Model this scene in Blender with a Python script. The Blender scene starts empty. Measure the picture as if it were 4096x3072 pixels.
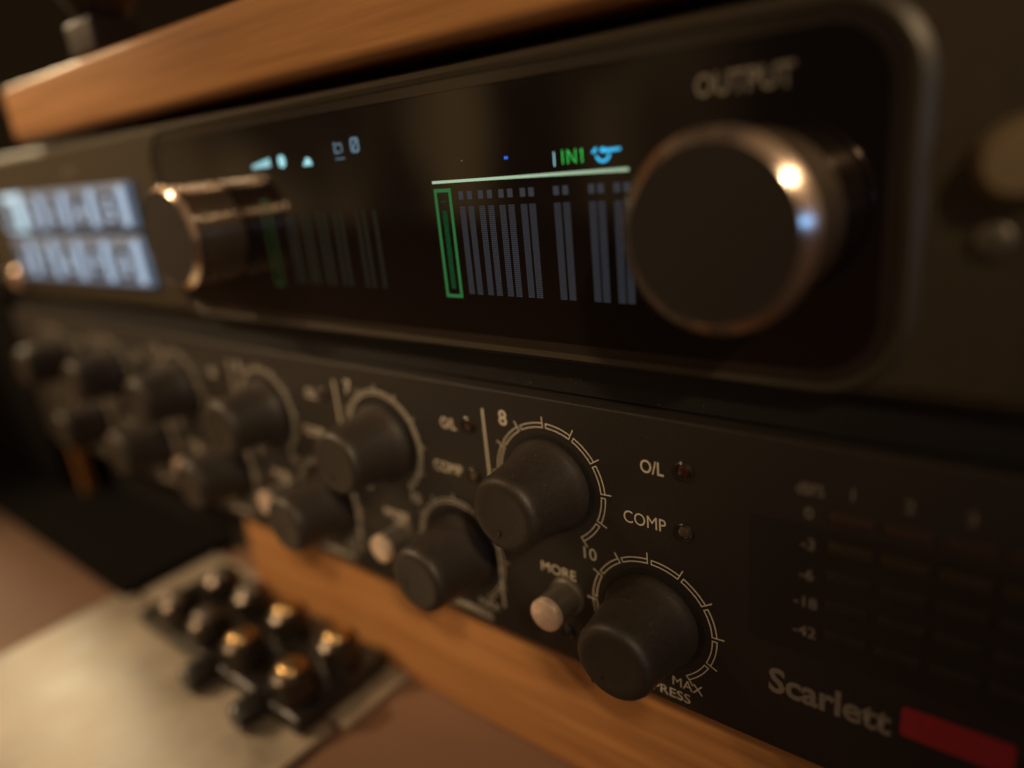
import bpy, bmesh, math, random
from mathutils import Vector, Matrix, Euler
random.seed(4)
sc = bpy.context.scene
col = sc.collection
MM = .001          # everything below is written in millimetres

# ------------------------------------------------------------------ camera
cd = bpy.data.cameras.new('camera'); cam = bpy.data.objects.new('camera', cd); col.objects.link(cam)
cam.location = (48.585*MM, -75.045*MM, 30.249*MM)
cam.rotation_euler = (1.2510, 0.0950, 0.6690)
cd.sensor_width = 36; cd.lens = 24.93
cd.clip_start = .002; cd.clip_end = 20
cd.dof.use_dof = True; cd.dof.focus_distance = .0965; cd.dof.aperture_fstop = 5.2
sc.camera = cam
# ------------------------------------------------------------------ dim warm room light
w = bpy.data.worlds.new('World'); sc.world = w; w.use_nodes = True
nt = w.node_tree; bg = nt.nodes['Background']
tc = nt.nodes.new('ShaderNodeTexCoord'); nz = nt.nodes.new('ShaderNodeTexNoise'); cr = nt.nodes.new('ShaderNodeValToRGB')
nz.inputs['Scale'].default_value = 2.6; nz.inputs['Detail'].default_value = 1
cr.color_ramp.elements[0].position = .42; cr.color_ramp.elements[0].color = (.020, .0135, .009, 1)
cr.color_ramp.elements[1].position = .68; cr.color_ramp.elements[1].color = (.14, .09, .045, 1)
nt.links.new(tc.outputs['Generated'], nz.inputs['Vector']); nt.links.new(nz.outputs['Fac'], cr.inputs['Fac'])
mpw = nt.nodes.new('ShaderNodeMapping'); mpw.inputs['Scale'].default_value = (1, 1, .35)
nt.links.new(tc.outputs['Generated'], mpw.inputs['Vector']); nt.links.new(mpw.outputs['Vector'], nz.inputs['Vector'])
dt = nt.nodes.new('ShaderNodeVectorMath'); dt.operation = 'DOT_PRODUCT'; dt.inputs[1].default_value = Vector((-.87, -.48, .12)).normalized()
nt.links.new(tc.outputs['Generated'], dt.inputs[0])
mr = nt.nodes.new('ShaderNodeMapRange'); mr.interpolation_type = 'SMOOTHSTEP'; mr.inputs['From Min'].default_value = .72; mr.inputs['From Max'].default_value = .98
nt.links.new(dt.outputs['Value'], mr.inputs['Value'])
nb = nt.nodes.new('ShaderNodeTexNoise'); nb.inputs['Scale'].default_value = 9; nb.inputs['Detail'].default_value = 2; nt.links.new(mpw.outputs['Vector'], nb.inputs['Vector'])
rb = nt.nodes.new('ShaderNodeMapRange'); rb.inputs['From Min'].default_value = .38; rb.inputs['From Max'].default_value = .62; rb.inputs['To Min'].default_value = .05
nt.links.new(nb.outputs['Fac'], rb.inputs['Value'])
mm = nt.nodes.new('ShaderNodeMath'); mm.operation = 'MULTIPLY'; nt.links.new(mr.outputs['Result'], mm.inputs[0]); nt.links.new(rb.outputs['Result'], mm.inputs[1])
mw = nt.nodes.new('ShaderNodeMix'); mw.data_type = 'RGBA'; mw.inputs['B'].default_value = (.60, .36, .15, 1)
nt.links.new(mm.outputs['Value'], mw.inputs['Factor']); nt.links.new(cr.outputs['Color'], mw.inputs['A']); d2 = nt.nodes.new('ShaderNodeVectorMath'); d2.operation = 'DOT_PRODUCT'; d2.inputs[1].default_value = Vector((.62, -.5, .6)).normalized()
nt.links.new(tc.outputs['Generated'], d2.inputs[0])
m2 = nt.nodes.new('ShaderNodeMapRange'); m2.interpolation_type = 'SMOOTHSTEP'; m2.inputs['From Min'].default_value = .55; m2.inputs['From Max'].default_value = 1.0
nt.links.new(d2.outputs['Value'], m2.inputs['Value'])
w2 = nt.nodes.new('ShaderNodeMix'); w2.data_type = 'RGBA'; w2.inputs['B'].default_value = (.26, .165, .085, 1)
nt.links.new(m2.outputs['Result'], w2.inputs['Factor']); nt.links.new(mw.outputs['Result'], w2.inputs['A']); nt.links.new(w2.outputs['Result'], bg.inputs['Color']); bg.inputs['Strength'].default_value = 1.0
# ------------------------------------------------------------------ lamps
def aim(o, tgt):
    o.rotation_euler = (Vector(tgt)*MM - o.location).to_track_quat('-Z', 'Y').to_euler()
def area(name, loc, tgt, size, power, colr):
    l = bpy.data.lights.new(name, 'AREA'); l.shape = 'DISK'; l.size = size*MM; l.energy = power; l.color = colr
    o = bpy.data.objects.new(name, l); col.objects.link(o); o.location = Vector(loc)*MM; aim(o, tgt); return o
def spot(name, loc, tgt, ang, blend, size, power, colr):
    l = bpy.data.lights.new(name, 'SPOT'); l.spot_size = math.radians(ang); l.spot_blend = blend
    l.shadow_soft_size = size*MM; l.energy = power; l.color = colr
    o = bpy.data.objects.new(name, l); col.objects.link(o); o.location = Vector(loc)*MM; aim(o, tgt); return o
spot('lamp_left', (-470, -260, 300), (-192, -30, 5), 27, .6, 14, 6.6, (1, .72, .42))
spot('lamp_ceiling', (-380, -330, 400), (-118, 0, -15), 27, 1, 40, 5.2, (1, .64, .36))
spot('lamp_desk', (-260, -330, 260), (-128, -122, -78), 21, .8, 20, 4.0, (1, .78, .44))
area('lamp_right', (600, -480, 560), (-12, -8, 25), 56, .019, (1, .74, .44)).data.spread = math.radians(9.5)
area('lamp_back', (-620, 85, 240), (-140, 0, 57), 70, 1.3, (1, .78, .46))
area('blue_glint_light', (720, -400, 60), (30, -10, 24), 190, .0032, (.16, .45, 1)).data.spread = math.radians(7)  # unseen blue source, beam narrowed onto the right knob rim for its glint
sc.view_settings.view_transform = 'Standard'; sc.view_settings.look = 'None'
sc.view_settings.gamma = 1; sc.view_settings.use_curve_mapping = False
sc.view_settings.exposure = 0

# ------------------------------------------------------------------ materials
def mat(name, c, rough=.5, metal=0, noise=0, nscale=400, bump=0, bscale=3000, spec=.5, emit=None, estr=0, coat=0, stretch=None, c2=None, rvar=0):
    m = bpy.data.materials.new(name); m.use_nodes = True; n = m.node_tree.nodes; L = m.node_tree.links
    b = n['Principled BSDF']; b.inputs['Base Color'].default_value = (*c, 1)
    b.inputs['Roughness'].default_value = rough; b.inputs['Metallic'].default_value = metal
    b.inputs['Specular IOR Level'].default_value = spec; b.inputs['Coat Weight'].default_value = coat
    b.inputs['Coat Roughness'].default_value = .08
    if emit: b.inputs['Emission Color'].default_value = (*emit, 1); b.inputs['Emission Strength'].default_value = estr
    t = n.new('ShaderNodeTexCoord'); v = t.outputs['Object']
    if stretch:
        mp = n.new('ShaderNodeMapping'); mp.inputs['Scale'].default_value = stretch; L.new(v, mp.inputs['Vector']); v = mp.outputs['Vector']
    if noise or rvar:
        q = n.new('ShaderNodeTexNoise'); q.inputs['Scale'].default_value = nscale; q.inputs['Detail'].default_value = 6; q.inputs['Roughness'].default_value = .6
        L.new(v, q.inputs['Vector'])
        if noise:
            mx = n.new('ShaderNodeMix'); mx.data_type = 'RGBA'; k = c2 or tuple(x*(1-noise) for x in c)
            mx.inputs['A'].default_value = (*k, 1); mx.inputs['B'].default_value = (*[min(1, x*(1+noise)) for x in c], 1)
            rr = n.new('ShaderNodeMapRange'); rr.inputs['From Min'].default_value = .35; rr.inputs['From Max'].default_value = .65
            L.new(q.outputs['Fac'], rr.inputs['Value']); L.new(rr.outputs['Result'], mx.inputs['Factor']); L.new(mx.outputs['Result'], b.inputs['Base Color'])
        if rvar:
            r2 = n.new('ShaderNodeMapRange'); r2.inputs['To Min'].default_value = rough-rvar; r2.inputs['To Max'].default_value = rough+rvar
            L.new(q.outputs['Fac'], r2.inputs['Value']); L.new(r2.outputs['Result'], b.inputs['Roughness'])
    if bump:
        q2 = n.new('ShaderNodeTexNoise'); q2.inputs['Scale'].default_value = bscale; q2.inputs['Detail'].default_value = 4; L.new(v, q2.inputs['Vector'])
        bu = n.new('ShaderNodeBump'); bu.inputs['Strength'].default_value = bump; bu.inputs['Distance'].default_value = .0001
        L.new(q2.outputs['Fac'], bu.inputs['Height']); L.new(bu.outputs['Normal'], b.inputs['Normal'])
    return m
M = dict(
 wood=mat('honey_wood', (.42, .20, .068), .5, noise=.24, nscale=150, stretch=(.12, 1, 3), bump=.4, bscale=500, c2=(.35, .155, .05)),
 frame=mat('satin_bronze_metal', (.062, .05, .031), .42, metal=.3, noise=.12, nscale=900, rvar=.06),
 glass=mat('black_gloss_glass', (.006, .004, .004), .06, spec=.6, rvar=.025, nscale=200),
 panel=mat('black_powder_coat', (.0185, .0145, .0115), .5, noise=.25, nscale=3500, bump=.5, bscale=5000, spec=.45),
 chassis=mat('black_steel', (.010, .009, .008), .55, noise=.3, nscale=2500, bump=.3),
 rubber=mat('black_rubber', (.028, .021, .016), .5, noise=.12, nscale=1200, bump=.5, bscale=2600, rvar=.1, spec=.5),
 ink=mat('cream_ink', (.62, .55, .44), .6, noise=.08, nscale=3000),
 metal=mat('polished_rim_metal', (.66, .52, .43), .185, metal=.94, rvar=.05, nscale=300),
#side=mat('dark_anodised_metal', (.12, .09, .07), .2, metal=1, rvar=.05, nscale=300),
 body=mat('satin_brown_metal', (.30, .225, .165), .28, metal=.85, rvar=.05, nscale=300),
 meter_red=mat('smoked_red_lens', (.04, .025, .02), .3),
 meter_olive=mat('smoked_yellow_lens', (.032, .025, .016), .3),
 dullcap=mat('dull_bronze_cap', (.26, .20, .12), .5, metal=.4),
 print2=mat('cream_grey_print', (.19, .165, .135), .6),
 window=mat('dark_meter_window', (.015, .012, .010), .5, spec=.4),
 print=mat('grey_print', (.165, .14, .115), .6),
 face=mat('matte_knob_face', (.014, .010, .008), .6, noise=.1, nscale=2000),
 cap=mat('brushed_cap_metal', (.86, .68, .55), .36, metal=.7, noise=.08, nscale=1500),
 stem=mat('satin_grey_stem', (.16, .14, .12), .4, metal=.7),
 lens_red=mat('dark_red_lens', (.035, .010, .008), .15, spec=.7),
 lens_amber=mat('smoky_yellow_lens', (.06, .045, .025), .15, spec=.7),
 bezel=mat('satin_bezel', (.045, .036, .025), .42, metal=.2),
 chrome=mat('dark_chrome', (.07, .058, .046), .26, metal=.8),
 dark_fill=mat('dark_fill_black', (.006, .005, .0045), 1, spec=.1),
 gbezel=mat('gloss_bezel', (.02, .015, .012), .18, spec=.8),
 red=mat('red_print', (.28, .017, .028), .5, noise=.1, nscale=1200),
 meter=mat('smoked_meter_lens', (.022, .019, .017), .3, noise=.2, nscale=900),
 brass=mat('brass_cap', (.62, .42, .2), .27, metal=1),
 blackp=mat('black_plastic', (.012, .010, .009), .3, noise=.3, nscale=700, bump=.3),
 paper=mat('cream_paper', (.32, .275, .215), .4, noise=.3, nscale=60, rvar=.15, bump=.3, bscale=900),
 desk=mat('brown_desk_top', (.17, .09, .052), .7, noise=.22, nscale=14, stretch=(.4, 1, 1), bump=.2, bscale=400),
 wall=mat('dark_wall', (.028, .024, .02), .9, noise=.2, nscale=5),
 key=mat('lit_key', (.16, .18, .21), .35, emit=(.28, .41, .60), estr=.24),
 keyb=mat('bright_lit_key', (.5, .6, .7), .35, emit=(.42, .76, 1), estr=.75),
 strip=mat('key_light_strip', (.2, .24, .28), .35, emit=(.36, .55, .80), estr=.8),
 legend=mat('key_window', (.02, .03, .06), .3, emit=(.03, .05, .10), estr=.12),
 digit=mat('key_digit', (.3, .4, .5), .4, emit=(.4, .55, .8), estr=.8),
 pgreen=mat('green_pixels', (.0, .02, .0), .4, emit=(.06, 1, .14), estr=.8),
 pcyan=mat('cyan_pixels', (0, .01, .02), .4, emit=(.05, .58, 1), estr=.95),
 pice=mat('pale_cyan_pixels', (0, .01, .02), .4, emit=(.42, .88, .95), estr=.9),
 pdim=mat('dim_blue_pixels', (0, .01, .02), .4, emit=(.26, .42, .55), estr=.35),
 pline=mat('pale_green_pixels', (0, .01, .0), .4, emit=(.55, .78, .52), estr=.75),
 pblue=mat('blue_pixels', (0, 0, .02), .4, emit=(.04, .16, 1), estr=1.0),
 pframe=mat('green_outline_pixels', (0, .01, 0), .4, emit=(.035, .25, .07), estr=.5),
 pframe2=mat('faint_green_outline_pixels', (0, .01, 0), .4, emit=(.025, .07, .02), estr=.35),
 pbar=mat('grey_meter_pixels', (.005, .005, .006), .4, emit=(.048, .054, .068), estr=.6),
 pghost=mat('faint_green_pixels', (0, .004, 0), .4, emit=(.012, .012, .011), estr=.4),
 dust=mat('dust', (.3, .28, .25), .9),
 horn=mat('dark_brown_plastic', (.034, .023, .02), .5, noise=.2, nscale=200),
)
_n = M['body'].node_tree; _t = _n.nodes.new('ShaderNodeTangent'); _t.direction_type = 'RADIAL'; _t.axis = 'Y'
_n.links.new(_t.outputs['Tangent'], _n.nodes['Principled BSDF'].inputs['Tangent']); _n.nodes['Principled BSDF'].inputs['Anisotropic'].default_value = .8; _n.nodes['Principled BSDF'].inputs['Anisotropic Rotation'].default_value = .25
# ------------------------------------------------------------------ mesh helpers (mm in, metres out)
def finish(name, bm, m, parent=None, smooth=False, org=(0, 0, 0)):
    for v in bm.verts: v.co = (v.co - Vector(org))*MM
    me = bpy.data.meshes.new(name); bm.normal_update(); bm.to_mesh(me); bm.free()
    if smooth:
        for p in me.polygons: p.use_smooth = True
        me.set_sharp_from_angle(angle=math.radians(38))
    me.materials.append(M[m]); o = bpy.data.objects.new(name, me); col.objects.link(o)
    if parent: o.parent = parent
    return o
def place(o, at):
    o.location = Vector(at)*MM; return o
def box(bm, x0, x1, y0, y1, z0, z1, bev=0, seg=3):
    r = bmesh.ops.create_cube(bm, size=1)
    for v in r['verts']: v.co = Vector((x0+(v.co.x+.5)*(x1-x0), y0+(v.co.y+.5)*(y1-y0), z0+(v.co.z+.5)*(z1-z0)))
    if bev:
        es = list({e for v in r['verts'] for e in v.link_edges})
        bmesh.ops.bevel(bm, geom=es, offset=bev, segments=seg, profile=.5, affect='EDGES')
def lathe(bm, prof, seg=64, c=(0, 0, 0), axis='y'):
    # prof: (radius, distance towards -Y); closed when radius 0
    rings = []
    for r, d in prof:
        if r < 1e-6:
            rings.append([bm.verts.new((0, -d, 0))])
        else:
            rings.append([bm.verts.new((r*math.cos(2*math.pi*i/seg), -d, r*math.sin(2*math.pi*i/seg))) for i in range(seg)])
    for a, b in zip(rings, rings[1:]):
        for i in range(seg):
            j = (i+1) % seg
            f = [a[i % len(a)], a[j % len(a)], b[j % len(b)], b[i % len(b)]]
            f = list(dict.fromkeys(f))
            if len(f) > 2: bm.faces.new(f)
    vs = [v for r in rings for v in r]
    for v in vs:
        p = v.co
        if axis == 'z': p = Vector((p.x, p.z, -p.y))
        v.co = p + Vector(c)
    bmesh.ops.recalc_face_normals(bm, faces=list({f for v in vs for f in v.link_faces}))
def strip(bm, inner, outer, y0, y1, closed=False):
    # solid ribbon between two 2D polylines (x,z)
    n = len(inner)
    V = [[bm.verts.new((p[0], y, p[1])) for p in line] for line in (inner, outer) for y in (y0, y1)]
    rng = range(n if closed else n-1)
    for i in rng:
        j = (i+1) % n
        for a, b in ((0, 2), (2, 3), (3, 1), (1, 0)):
            bm.faces.new((V[a][i], V[a][j], V[b][j], V[b][i]))
    if not closed:
        for i in (0, n-1): bm.faces.new((V[0][i], V[2][i], V[3][i], V[1][i]))
def poly(bm, pts, y0, y1):
    a = [bm.verts.new((x, y0, z)) for x, z in pts]; b = [bm.verts.new((x, y1, z)) for x, z in pts]
    bm.faces.new(a); bm.faces.new(b[::-1])
    for i in range(len(pts)):
        j = (i+1) % len(pts); bm.faces.new((a[i], b[i], b[j], a[j]))
    bmesh.ops.recalc_face_normals(bm, faces=bm.faces[:])
def rrect(x0, x1, z0, z1, r, n=10):
    P = []
    for cx, cz, a0 in ((x1-r, z0+r, -90), (x1-r, z1-r, 0), (x0+r, z1-r, 90), (x0+r, z0+r, 180)):
        for i in range(n+1):
            a = math.radians(a0+90*i/n); P.append((cx+r*math.cos(a), cz+r*math.sin(a)))
    return P
def text(name, s, cx, cz, h, m, parent, y=0, width=None, bold=0, align='CENTER', depth=.03):
    c = bpy.data.curves.new(name, 'FONT'); c.body = s; c.align_x = 'CENTER'; c.align_y = 'CENTER'; c.size = 1; c.offset = bold; c.resolution_u = 3
    t = bpy.data.objects.new('tmp', c); col.objects.link(t)
    dg = bpy.context.evaluated_depsgraph_get(); me = bpy.data.meshes.new_from_object(t.evaluated_get(dg))
    bpy.data.objects.remove(t); bpy.data.curves.remove(c)
    xs = [v.co.x for v in me.vertices]; ys = [v.co.y for v in me.vertices]
    sx = h/(max(ys)-min(ys)); kx = sx if width is None else width/(max(xs)-min(xs))
    mx, my = (max(xs)+min(xs))/2, (max(ys)+min(ys))/2
    for v in me.vertices: v.co = Vector(((cx+(v.co.x-mx)*kx)*MM, (y-depth)*MM, (cz+(v.co.y-my)*sx)*MM))
    me.name = name; me.materials.clear(); me.materials.append(M[m])
    o = bpy.data.objects.new(name, me); col.objects.link(o); o.parent = parent
    return o
def rot_profile(name, prof, m, parent, at, seg=64):
    bm = bmesh.new(); lathe(bm, prof, seg); o = finish(name, bm, m, parent, True)
    o.location = Vector(at)*MM; return o
def thing(name, label, cat, at=(0, 0, 0), group=None):
    o = bpy.data.objects.new(name, None); o.empty_display_size = .01; col.objects.link(o); o.location = Vector(at)*MM
    o['label'] = label; o['category'] = cat
    if group: o['group'] = group
    return o
def copy_tree(o, parent=None):
    c = o.copy(); col.objects.link(c)
    if parent: c.parent = parent
    for ch in list(o.children): copy_tree(ch, c)
    return c

# ================================================================== the setting
bm = bmesh.new(); box(bm, -1500, 1200, -900, 700, -108, -78, 2)
finish('desk', bm, 'desk')['kind'] = 'structure'
bm = bmesh.new(); box(bm, -3000, 3000, 700, 730, -700, 2200)
finish('wall', bm, 'wall')['kind'] = 'structure'

# ================================================================== wooden board on top
bm = bmesh.new(); box(bm, -173, 300, -2, 210, 43.9, 57.2, 1.7, 5)
o = finish('wooden_board', bm, 'wood', None, True, (60, 0, 43.9)); place(o, (60, 0, 43.9))
o['label'] = 'honey coloured wooden board lying on top of the upper audio unit'; o['category'] = 'board'
# ================================================================== wooden stand under the lower unit
st = thing('wooden_stand', 'orange wooden shelf board with leg carrying the lower audio unit', 'stand', (40, 0, -78))
def par(o, p, w=True):          # parent a mesh written in world mm to a thing standing at its own place
    o.parent = p; o.location = -p.location; return o
bm = bmesh.new(); box(bm, -114, 300, 4.5, 200, -77.9, -49.2, 1.6, 5); par(finish('shelf_board', bm, 'wood', None, True), st)
bm = bmesh.new(); box(bm, -229.6, -227, 5, 9, -77.9, -42, .6, 4); par(finish('leg', bm, 'wood', None, True), st)
bm = bmesh.new(); box(bm, -226.4, -118.2, 14, 190, -73.9, -49.5, .8, 3); par(finish('dark_filler', bm, 'chassis', None, True), st)  # black box added to keep the hollow behind the leg dark

# ================================================================== upper unit
up = thing('audio_interface', 'upper rack audio unit with glossy black display, two large knobs and lit white keys', 'audio interface', (0, 0, 0))
bm = bmesh.new()
prof = [(14, 42.2), (3.0, 42.2), (1.3, 41.8), (0, 40.4), (0, 4.2), (.5, 3.0), (1.6, 1.9), (3.2, 1.5), (14, 1.5)]
xs = (-226, 256)
V = [[bm.verts.new((x, y, z)) for y, z in prof] for x in xs]
for i in range(len(prof)-1): bm.faces.new((V[0][i], V[0][i+1], V[1][i+1], V[1][i]))
bm.faces.new(V[0]); bm.faces.new(V[1][::-1]); bm.faces.new((V[0][-1], V[0][0], V[1][0], V[1][-1]))
bmesh.ops.recalc_face_normals(bm, faces=bm.faces[:])
finish('front_panel', bm, 'frame', up)
bm = bmesh.new(); box(bm, -216, 246, 14.2, 200, 2.2, 42.0, .6, 2); finish('housing', bm, 'chassis', up)
# raised lip round the glass, then the glass itself
G = (-104, 33.2, 5.0, 38.4)
bm = bmesh.new(); A = rrect(*G, 6.0); B = rrect(G[0]-1.5, G[1]+1.5, G[2]-1.3, G[3]+1.5, 7.3); strip(bm, A, B, .2, -.3, True)
bmesh.ops.recalc_face_normals(bm, faces=bm.faces[:]); finish('display_rim', bm, 'gbezel', up)
bm = bmesh.new(); pts0 = rrect(G[0]-1.5, G[1]+1.5, G[2]-1.3, G[3]+1.5, 7.3); pts1 = rrect(G[0]-3.6, G[1]+3.4, G[2]-2.7, G[3]+2.9, 9)
mid = [((a[0]+b[0])/2, (a[1]+b[1])/2) for a, b in zip(pts0, pts1)]
rings = [[bm.verts.new((x, y, z)) for x, z in P_] for P_, y in ((pts0, -.1), (pts0, -.55), (mid, -.7), (pts1, -.1), (pts1, .6))]
for a_, b_ in zip(rings, rings[1:]):
    for i in range(len(a_)): bm.faces.new((a_[i], a_[(i+1) % len(a_)], b_[(i+1) % len(a_)], b_[i]))
bmesh.ops.recalc_face_normals(bm, faces=bm.faces[:]); finish('display_bezel', bm, 'bezel', up, True)
bm = bmesh.new(); poly(bm, rrect(G[0]+.02, G[1]-.02, G[2]+.02, G[3]-.02, 6.0), .3, -.12); glass = finish('display_glass', bm, 'glass', up)
# big knobs
def big_knob(x, z, L=10.9, R=9.8, f=8.6):
    k = rot_profile('knob', [(R-.6, .14), (R-.45, .3), (R-.4, .45), (R-.4, L-1.9), (R, L-1.7)], 'body', up, (x, 0, z), 128)
    rot_profile('rim', [(R-.02, L-1.65), (R+.05, L-1.5), (R+.05, L-1.1), (R-.06, L-.97), (R-.5, L-.62), (f+.12, L-.07), (f+.02, L), (f, L-.15)], 'metal', k, (0, 0, 0), 160)
    rot_profile('knob_face', [(f+.03, L-.3), (f-.05, L-.15), (0, L-.15)], 'face', k, (0, 0, 0), 96)
    return k
big_knob(-85.2, 20.5); big_knob(20.4, 20.7)
# writing on the glass and panel
text('lettering', 'OUTPUT', 19.4, 34.6, 2.3, 'print2', up, -.12, 10.2, .02)
text('lettering', 'INPUT', -150, 35.2, 2.0, 'print', up, 0, 8.5, .01)
def px(name, m, rects, z_off=-.12, parent=glass, t=.03):
    bm = bmesh.new()
    for x0, x1, z0, z1 in rects: box(bm, x0, x1, z_off-t, z_off+.01, z0, z1)
    return finish(name, bm, m, parent)
# right-hand screen
px('rule_line', 'pline', [(-25.6+.25*i, -25.6+.25*i+.2, 26.62, 27.0) for i in range(127)])
def outline(x0, x1, z0, z1, w):
    return [(x0, x0+w, z0, z1), (x1-w, x1, z0, z1), (x0+w, x1-w, z0, z0+w), (x0+w, x1-w, z1-w, z1)]
px('meter_outline', 'pframe', outline(-25.5, -22.2, 10.3, 25.9, .5))
px('meter_outline', 'pframe', [(-25.5+1.15, -22.2-1.15, 24.0, 24.2), (-24.3, -23.4, 11.6, 22.9)], -.09)
bars = [-20.3, -18.7, -16.7, -15.1, -13.1, -11.6, -9.5, -8.1, -4.2, -2.8, 1.0, 2.3, 4.5, 5.8]
for i in range(0, 14, 2):
    R = []
    for b in bars[i:i+2]:
        z = 11.0
        while z < 23.4:
            for s in range(5): R.append((b-.52+s*.21, b-.52+s*.21+.15, z, z+.2))
            z += .27
        R.append((b-.5, b+.35, 24.3, 25.4))
    px('level_meter', 'pbar', R)
# glowing lettering: IN1
bm = bmesh.new(); zt, zb = 29.6, 27.95
for k in range(8):
    z0 = zb+k*.206; z1 = z0+.17; xd = -2.16+(7.5-k)/8*.98
    for x0 in (-3.0, -2.24, -1.12, -.2): box(bm, x0, x0+.13, -.15, -.11, z0, z1)
    if 0 < k < 7: box(bm, xd-.06, xd+.08, -.156, -.11, z0, z1)
box(bm, -.36, -.2, -.15, -.11, zt-.4, zt-.25)
finish('lettering', bm, 'pgreen', glass)
px('cursor_line', 'pice', [(-4.27, -4.14, 27.75, 29.45)])
px('status_dot', 'pblue', [(-12.05, -11.8, 29.1, 29.45), (-11.72, -11.5, 29.1, 29.45)]); px('status_dot', 'pdim', [(-19.6, -19.4, 29.35, 29.5)])
# plug symbol
bm = bmesh.new()
pts = [(2.75+1.05*math.cos(math.radians(a)), 28.75+1.0*math.sin(math.radians(a))) for a in range(190, 360, 12)]
pin = [(2.75+.72*math.cos(math.radians(a)), 28.75+.66*math.sin(math.radians(a))) for a in range(190, 360, 12)]
strip(bm, pin, pts, -.1, -.16)
poly(bm, [(2.35, 29.0), (2.9, 28.85), (5.15, 28.98), (5.15, 29.3), (3.2, 29.3), (2.9, 29.48), (2.45, 29.4)], -.1, -.155)
poly(bm, [(1.15, 28.95), (1.85, 29.6), (2.0, 29.25), (1.6, 28.85)], -.1, -.158)
finish('plug_symbol', bm, 'pcyan', glass)
# left-hand screen
px('status_text', 'pice', [(-69.6+i*.62, -69.6+i*.62+.42, 31.3, 31.9+.11*i) for i in range(9)])
bm = bmesh.new(); poly(bm, rrect(-61.6, -59.7, 31.0, 33.0, .8, 4), -.1, -.15); finish('lock_symbol', bm, 'pice', glass)
bm = bmesh.new(); poly(bm, [(-54.9, 30.9), (-52.3, 30.9), (-52.8, 31.9), (-53.7, 32.2)], -.1, -.15); finish('speaker_symbol', bm, 'pice', glass)
px('lettering', 'pdim', [(-46.2, -45.8, 32.2, 33.9), (-45.8, -44.8, 32.2, 32.5), (-44.5, -44.2, 32.3, 33.7), (-45.6, -44.6, 33.4, 33.7), (-46.2, -43.9, 31.3, 31.5)])
bm = bmesh.new(); strip(bm, rrect(-41.7, -40.6, 32.4, 33.9, .4, 3), rrect(-42.2, -40.1, 32.0, 34.3, .6, 3), -.1, -.15, True); poly(bm, [(-41.9, 32.3), (-41.5, 32.1), (-40.4, 34.0), (-40.8, 34.2)], -.16, -.17); finish('phase_symbol', bm, 'pdim', glass)
px('meter_outline', 'pframe2', outline(-69.6, -66.8, 10.3, 25.9, .5))
R = []
for b in (-62.6, -61, -58.2, -56.6, -53.8, -52.2, -49.4, -47.8, -43.6, -42, -39.4):
    R.append((b, b+.9, 11, 23.4))
px('level_meter', 'pghost', R)
# lit keys, two rows of five
def key(x0, x1, z0, z1, digit, bright=False):
    bm = bmesh.new(); box(bm, x0, x1, -1.6, .4, z0, z1, .5, 3)
    k = finish('key', bm, 'keyb' if bright else 'key', up, True)
    cx = x0+(x1-x0)*.37; cz = (z0+z1)/2 - .6
    bm = bmesh.new(); box(bm, cx-4.1, cx+4.1, -1.68, -1.5, cz-3.7, cz+3.8, .05, 1); finish('key_window', bm, 'legend', k)
    text('lettering', digit, cx, cz, 5.6, 'digit', k, -1.68, None, .05)
    bm = bmesh.new(); box(bm, x1-4.6, x1-1.2, -1.66, -1.5, z0+.9, z1-.9, .06, 1); finish('light_strip', bm, 'keyb' if bright else 'strip', k)
    if bright: k['label'] = 'brightest lit key at the left end of the top row'
for i in range(5):
    x0 = -199.5+i*16.3
    key(x0, x0+16.0, 21.3, 31.6, '12345'[i], i == 0)
    key(x0+.6, x0+16.6, 8.0, 19.6, '67890'[i])
# jacks left of the keys
for x, z, m in ((-206.3, 7.3, 'cap'), (-218, 5.8, 'frame')):
    j = rot_profile('jack_socket', [(3.3, .05), (3.3, 1.6), (2.9, 2.0), (2.0, 2.0), (1.9, .3), (0, .3)], m, up, (x, 0, z), 32)
# round push buttons right of the display
rot_profile('push_button', [(3.5, .05), (3.5, 1.2), (3.2, 1.5), (3.0, 1.2), (2.9, 2.6), (2.5, 3.0), (0, 3.1)], 'dullcap', up, (43.4, 0, 25.4), 48)
rot_profile('push_button', [(1.5, .05), (1.5, .6), (1.2, .8), (0, .85)], 'stem', up, (42.0, 0, 18.7), 32)

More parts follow.
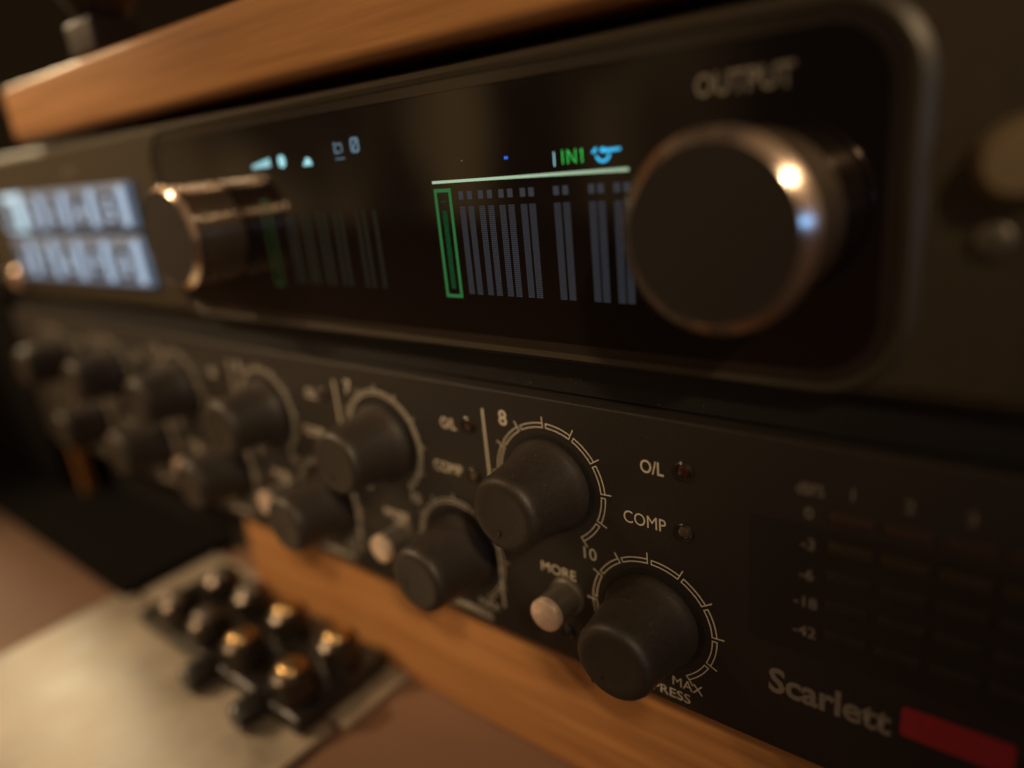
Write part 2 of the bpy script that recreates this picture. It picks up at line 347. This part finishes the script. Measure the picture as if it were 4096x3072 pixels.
# ================================================================== lower unit
lo = thing('preamp_unit', 'lower black rack preamp unit with rows of round rubber knobs', 'preamp', (0, 0, -48))
def lp(o): o.parent = lo; o.location = o.location - lo.location; return o
bm = bmesh.new(); box(bm, -226, 256, 0, 3, -47.9, -3.55, .3, 3); lp(finish('front_panel', bm, 'panel', None, True))
bm = bmesh.new(); box(bm, -216, 246, 3.2, 200, -47.5, 1.2, .5, 2); lp(finish('housing', bm, 'chassis', None))
bm = bmesh.new(); box(bm, -226, 256, 2.9, 3.15, -3.4, 1.2, .1, 1); lp(finish('top_lip', bm, 'chassis', None))
def ltext(s, cx, cz, h, width=None, bold=0, m='ink'):
    return lp(text('lettering', s, cx, cz, h, m, None, 0, width, bold))
def scale_ring(cx, cz, r0=8.95, r1=9.75, w=.15):
    bm = bmesh.new(); n = 10; st = math.radians(29.4)
    for s in range(n):
        a0 = math.radians(-57)+s*st + math.radians(1.4); a1 = a0+st-math.radians(2.8)
        A = [a0+(a1-a0)*i/8 for i in range(9)]
        P = lambda r: [(cx+r*math.cos(a), cz+r*math.sin(a)) for a in A]
        strip(bm, P(r0), P(r0+w), 0.02, -.03); strip(bm, P(r1-w), P(r1), .02, -.03)
        for a, ra, rb in ((a0, r0+w, r1+.95), (a1, r0+w, r1-w)):
            d = .5*w/r1; s2 = 1 if a == a0 else -1
            L = lambda aa: [(cx+r*math.cos(aa), cz+r*math.sin(aa)) for r in (ra, rb)]
            strip(bm, L(a), L(a+s2*2*d), .02, -.028)
    bmesh.ops.recalc_face_normals(bm, faces=bm.faces[:])
    return lp(finish('scale_ring', bm, 'ink', None))
knob_prof = [(7.2, .2), (7.25, .9), (6.9, 1.5), (6.55, 2.6), (6.25, 4.5), (5.95, 7), (5.8, 9), (5.72, 10.0), (5.45, 10.75), (4.9, 11.15), (4.2, 11.25), (3.4, 11.1), (2.2, 11.0), (0, 10.95)]
pk = None
def small_knob(cx, cz, ang):
    bm = bmesh.new(); lathe(bm, knob_prof, 72)
    o = finish('knob', bm, 'rubber', None, True); o.location = Vector((cx, 0, cz))*MM; lp(o)
    bm = bmesh.new(); a = math.radians(ang); d = Vector((math.cos(a), 0, math.sin(a))); e = Vector((-math.sin(a), 0, math.cos(a)))
    vs = []
    for r, wd in ((2.6, .28), (5.35, .28)):
        for s in (-1, 1):
            for y in (-11.32 if r < 5 else -11.0, -10.6): vs.append(bm.verts.new(d*r+e*wd*s+Vector((0, y, 0))))
    bmesh.ops.convex_hull(bm, input=vs); finish('pointer', bm, 'horn', o)
    rot = rot_profile('shaft_gap', [(7.9, .02), (7.9, .12), (6.5, .14)], 'chassis', o, (0, 0, 0), 48)
    return o
P = 36.54
def led(cx, cz, m, r=.95):
    o = rot_profile('indicator_light', [(r, 0), (r, .12), (r*.8, .3), (r*.45, .42), (0, .45)], m, None, (cx, 0, cz), 32)
    lp(o); rot_profile('bezel', [(r+.34, .0), (r+.30, .34), (r+.2, .42), (r+.1, .38), (r+.02, .05)], 'gbezel', o, (0, 0, 0), 32); return o
for n in range(8, 2, -1):
    X = -(8-n)*P
    scale_ring(-9.5+X, -17.1); small_knob(-9.5+X, -17.1, 238+7*(n%3))
    scale_ring(6.7+X, -34.5); small_knob(6.7+X, -34.5, 232-9*(n%4))
    ltext(str(n), -17.2+X, -7.8, 2.5, None, .012)
    ltext('O/L', 7.6+X, -10.7, 1.95, 3.4, .01); ltext('COMP', 6.2+X, -18.9, 1.9, 6.4, .0)
    ltext('MORE', -9.1+X, -31.8, 1.75, 6.5, .0)
    ltext('10', -3.0+X, -26.9, 2.0, None, 0); ltext('0', -15.6+X, -27.0, 2.0, None, 0)
    ltext('MAX', 12.0+X, -43.6, 1.55, 4.6, 0); ltext('MIN', 1.0+X, -43.9, 1.55, 4.0, 0)
    ltext('COMPRESS', 6.6+X, -45.9, 1.55, 11.6, 0)
    led(12.1+X, -10.15, 'lens_red'); led(12.0+X, -18.95, 'lens_amber'); led(-8.1+X, -42.4, 'chassis', .85)
    b = lp(rot_profile('push_button', [(3.05, 0), (3.05, .5), (2.72, .7), (2.6, .8), (2.6, 6.0)], 'stem', None, (-7.6+X, 0, -35.5), 40))
    rot_profile('button_cap', [(2.6, 5.2), (2.68, 5.9), (2.55, 6.3), (2.2, 6.5), (0, 6.55)], 'cap', b, (0, 0, 0), 40)
    bm = bmesh.new(); strip(bm, [(-21.35+X, -6.9), (-21.35+X, -43)], [(-21.0+X, -6.9), (-21.0+X, -43)], .02, -.03); lp(finish('divider_line', bm, 'ink', None))
# level meter block at the right
bm = bmesh.new(); poly(bm, rrect(20.6, 82, -31.5, -13.6, .8, 4), .05, -.012); lp(finish('meter_window', bm, 'window', None))
rows = [-12.0, -15.8, -19.6, -23.5, -27.6]
for i, (s, z) in enumerate(zip(('dBFS', '0', '-3', '-6', '-18', '-42'), (-9.1, -12.1, -16.1, -20.2, -24.0, -28.1))):
    ltext(s, 27.4, z, 1.5, 3.0 if i == 0 else None, .01, 'print')
for c in range(8):
    x = 31.9+c*5.5
    ltext(str(c+1), x, -8.7, 1.5, None, .01, 'print')
    for r, z in enumerate(rows):
        bm = bmesh.new(); box(bm, x-2.3, x+2.3, -.25, .1, z-.75, z+.75, .15, 2); lp(finish('level_light', bm, ('meter_red', 'meter_olive', 'meter', 'meter', 'meter')[r], None, True))
ltext('Scarlett', 30.4, -37.0, 3.9, 14.2, .03, 'print')
bm = bmesh.new(); poly(bm, rrect(38.4, 49.2, -38.0, -33.9, .5, 4), .02, -.05); lp(finish('red_badge', bm, 'red', None))

# dust specks on the lip between the two units
bm = bmesh.new()
for i in range(70):
    x = random.uniform(-40, 14); z = random.uniform(-3.3, -.4); r = random.uniform(.02, .06)
    bmesh.ops.create_icosphere(bm, subdivisions=1, radius=r, matrix=Matrix.Translation((x, 2.86, z)))
for i in range(150):
    x = random.gauss(-6, 22); z = random.uniform(-46, -4)
    bmesh.ops.create_icosphere(bm, subdivisions=1, radius=random.uniform(.012, .035), matrix=Matrix.Translation((x, -.01, z)))
for cx, cz in ((-9.5, -17.1), (6.7, -34.5), (-46.04, -17.1)):
    for i in range(60):
        d = random.uniform(2.8, 9.8); a = random.uniform(.2, 2.9)
        rr = 6.55+(d-2.6)*(5.75-6.55)/7.4
        if d < 7: rr = 6.53+(d-2.6)*(5.95-6.53)/4.4
        bmesh.ops.create_icosphere(bm, subdivisions=1, radius=random.uniform(.015, .045), matrix=Matrix.Translation((cx+rr*math.cos(a), -d, cz+rr*math.sin(a))))
o = finish('dust', bm, 'dust'); o['kind'] = 'stuff'; o['label'] = 'pale dust specks on the front and knobs of the lower unit'; o['category'] = 'dust'

bm = bmesh.new(); box(bm, -330, -146, -17, 120, -77.95, -74, 1.5, 4)  # black sheet put in to fill the dark area on the desk
o = finish('mat', bm, 'dark_fill', None, True, (-238, 40, -77.95)); place(o, (-238, 40, -77.95))
o['label'] = 'flat black sheet added to fill the dark area beneath the left end of the lower unit'; o['category'] = 'mat'

bm = bmesh.new(); box(bm, -420, -236, 2, 190, -73.9, 20, 4, 4)  # black block added so the left edge stays dark
o = finish('dark_block', bm, 'dark_fill', None, True, (-328, 95, -73.9)); place(o, (-328, 95, -73.9))
o['label'] = 'black block added to darken the area left of the stacked audio units'; o['category'] = 'dark block'

# ================================================================== papers and little knob box on the desk
bm = bmesh.new(); box(bm, -150, -58.5, -118, -14.3, -77.95, -76.3, .3, 2)
o = finish('paper_pad', bm, 'paper', None, False, (-105, -66, -77.95)); place(o, (-105, -66, -77.95))
o['label'] = 'large cream paper pad on the desk in front of the knob box'; o['category'] = 'paper pad'
bm = bmesh.new(); box(bm, -150.5, -56.5, -12.9, 10, -77.95, -76.6, .3, 2)
o = finish('paper_pad', bm, 'paper', None, False, (-105, 0, -77.95)); place(o, (-105, 0, -77.95))
o['label'] = 'narrow cream paper pad under the back of the knob box, below the wooden stand'; o['category'] = 'paper pad'
kb = thing('knob_box', 'small dark box with brass capped metal knobs lying on the papers under the stand', 'controller', (-100, -9, -76.25))
def kp(o): return par(o, kb)
bm = bmesh.new(); box(bm, -130, -61, -20.5, 4, -76.2, -72, 1.5, 4); kp(finish('body', bm, 'blackp', None, True))
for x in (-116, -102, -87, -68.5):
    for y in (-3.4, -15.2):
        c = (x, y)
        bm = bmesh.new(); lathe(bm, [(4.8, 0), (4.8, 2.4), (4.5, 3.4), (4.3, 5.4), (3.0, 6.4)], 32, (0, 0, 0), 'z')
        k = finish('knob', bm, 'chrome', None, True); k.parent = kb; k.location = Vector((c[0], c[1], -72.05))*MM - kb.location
        bm = bmesh.new(); lathe(bm, [(3.0, 6.3), (2.8, 7.0), (2.0, 7.6), (0, 7.9)], 32, (0, 0, 0), 'z'); finish('knob_cap', bm, 'brass' if x > -95 else 'stem', k, True)  # left caps grey in place of brass: shade put into their colour
for x in (-94, -74):
    bm = bmesh.new(); lathe(bm, [(3.1, 0), (3.1, 5.6), (2.4, 6.6), (0, 7.0)], 32)
    k = finish('plug', bm, 'blackp', kb, True); k.location = Vector((x, -19.8, -73.0))*MM - kb.location

# ================================================================== dark stand foot on the top board
ft = thing('lamp_base', 'dark brown flared base with a square foot standing on the wooden board', 'lamp base', (-122, 4, 57.3))
bm = bmesh.new(); box(bm, -127, -114.5, -1.8, 8, 57.25, 64, .8, 4); par(finish('foot', bm, 'horn', None, True), ft)
bm = bmesh.new(); lathe(bm, [(0, 0), (4.6, 0), (5.4, 1), (9.6, 8), (14, 17), (17, 30), (18, 48), (15, 50), (0, 50)], 48, (-121, 4, 64.1), 'z'); par(finish('cup', bm, 'horn', None, True), ft)
bm = bmesh.new()
pts = [Vector((-122+(4.8+.6*t)*math.cos(5.2), 4+(4.8+.6*t)*math.sin(5.2), 64+t)) for t in range(0, 30, 2)]
for a, b in zip(pts, pts[1:]):
    r = bmesh.ops.create_cone(bm, segments=10, radius1=.8, radius2=.8, depth=(b-a).length*1.05, cap_ends=True)
    Mx = Matrix.Translation((a+b)/2) @ (b-a).to_track_quat('Z', 'Y').to_matrix().to_4x4()
    for v in r['verts']: v.co = Mx @ v.co
par(finish('trim', bm, 'horn', None, True), ft)
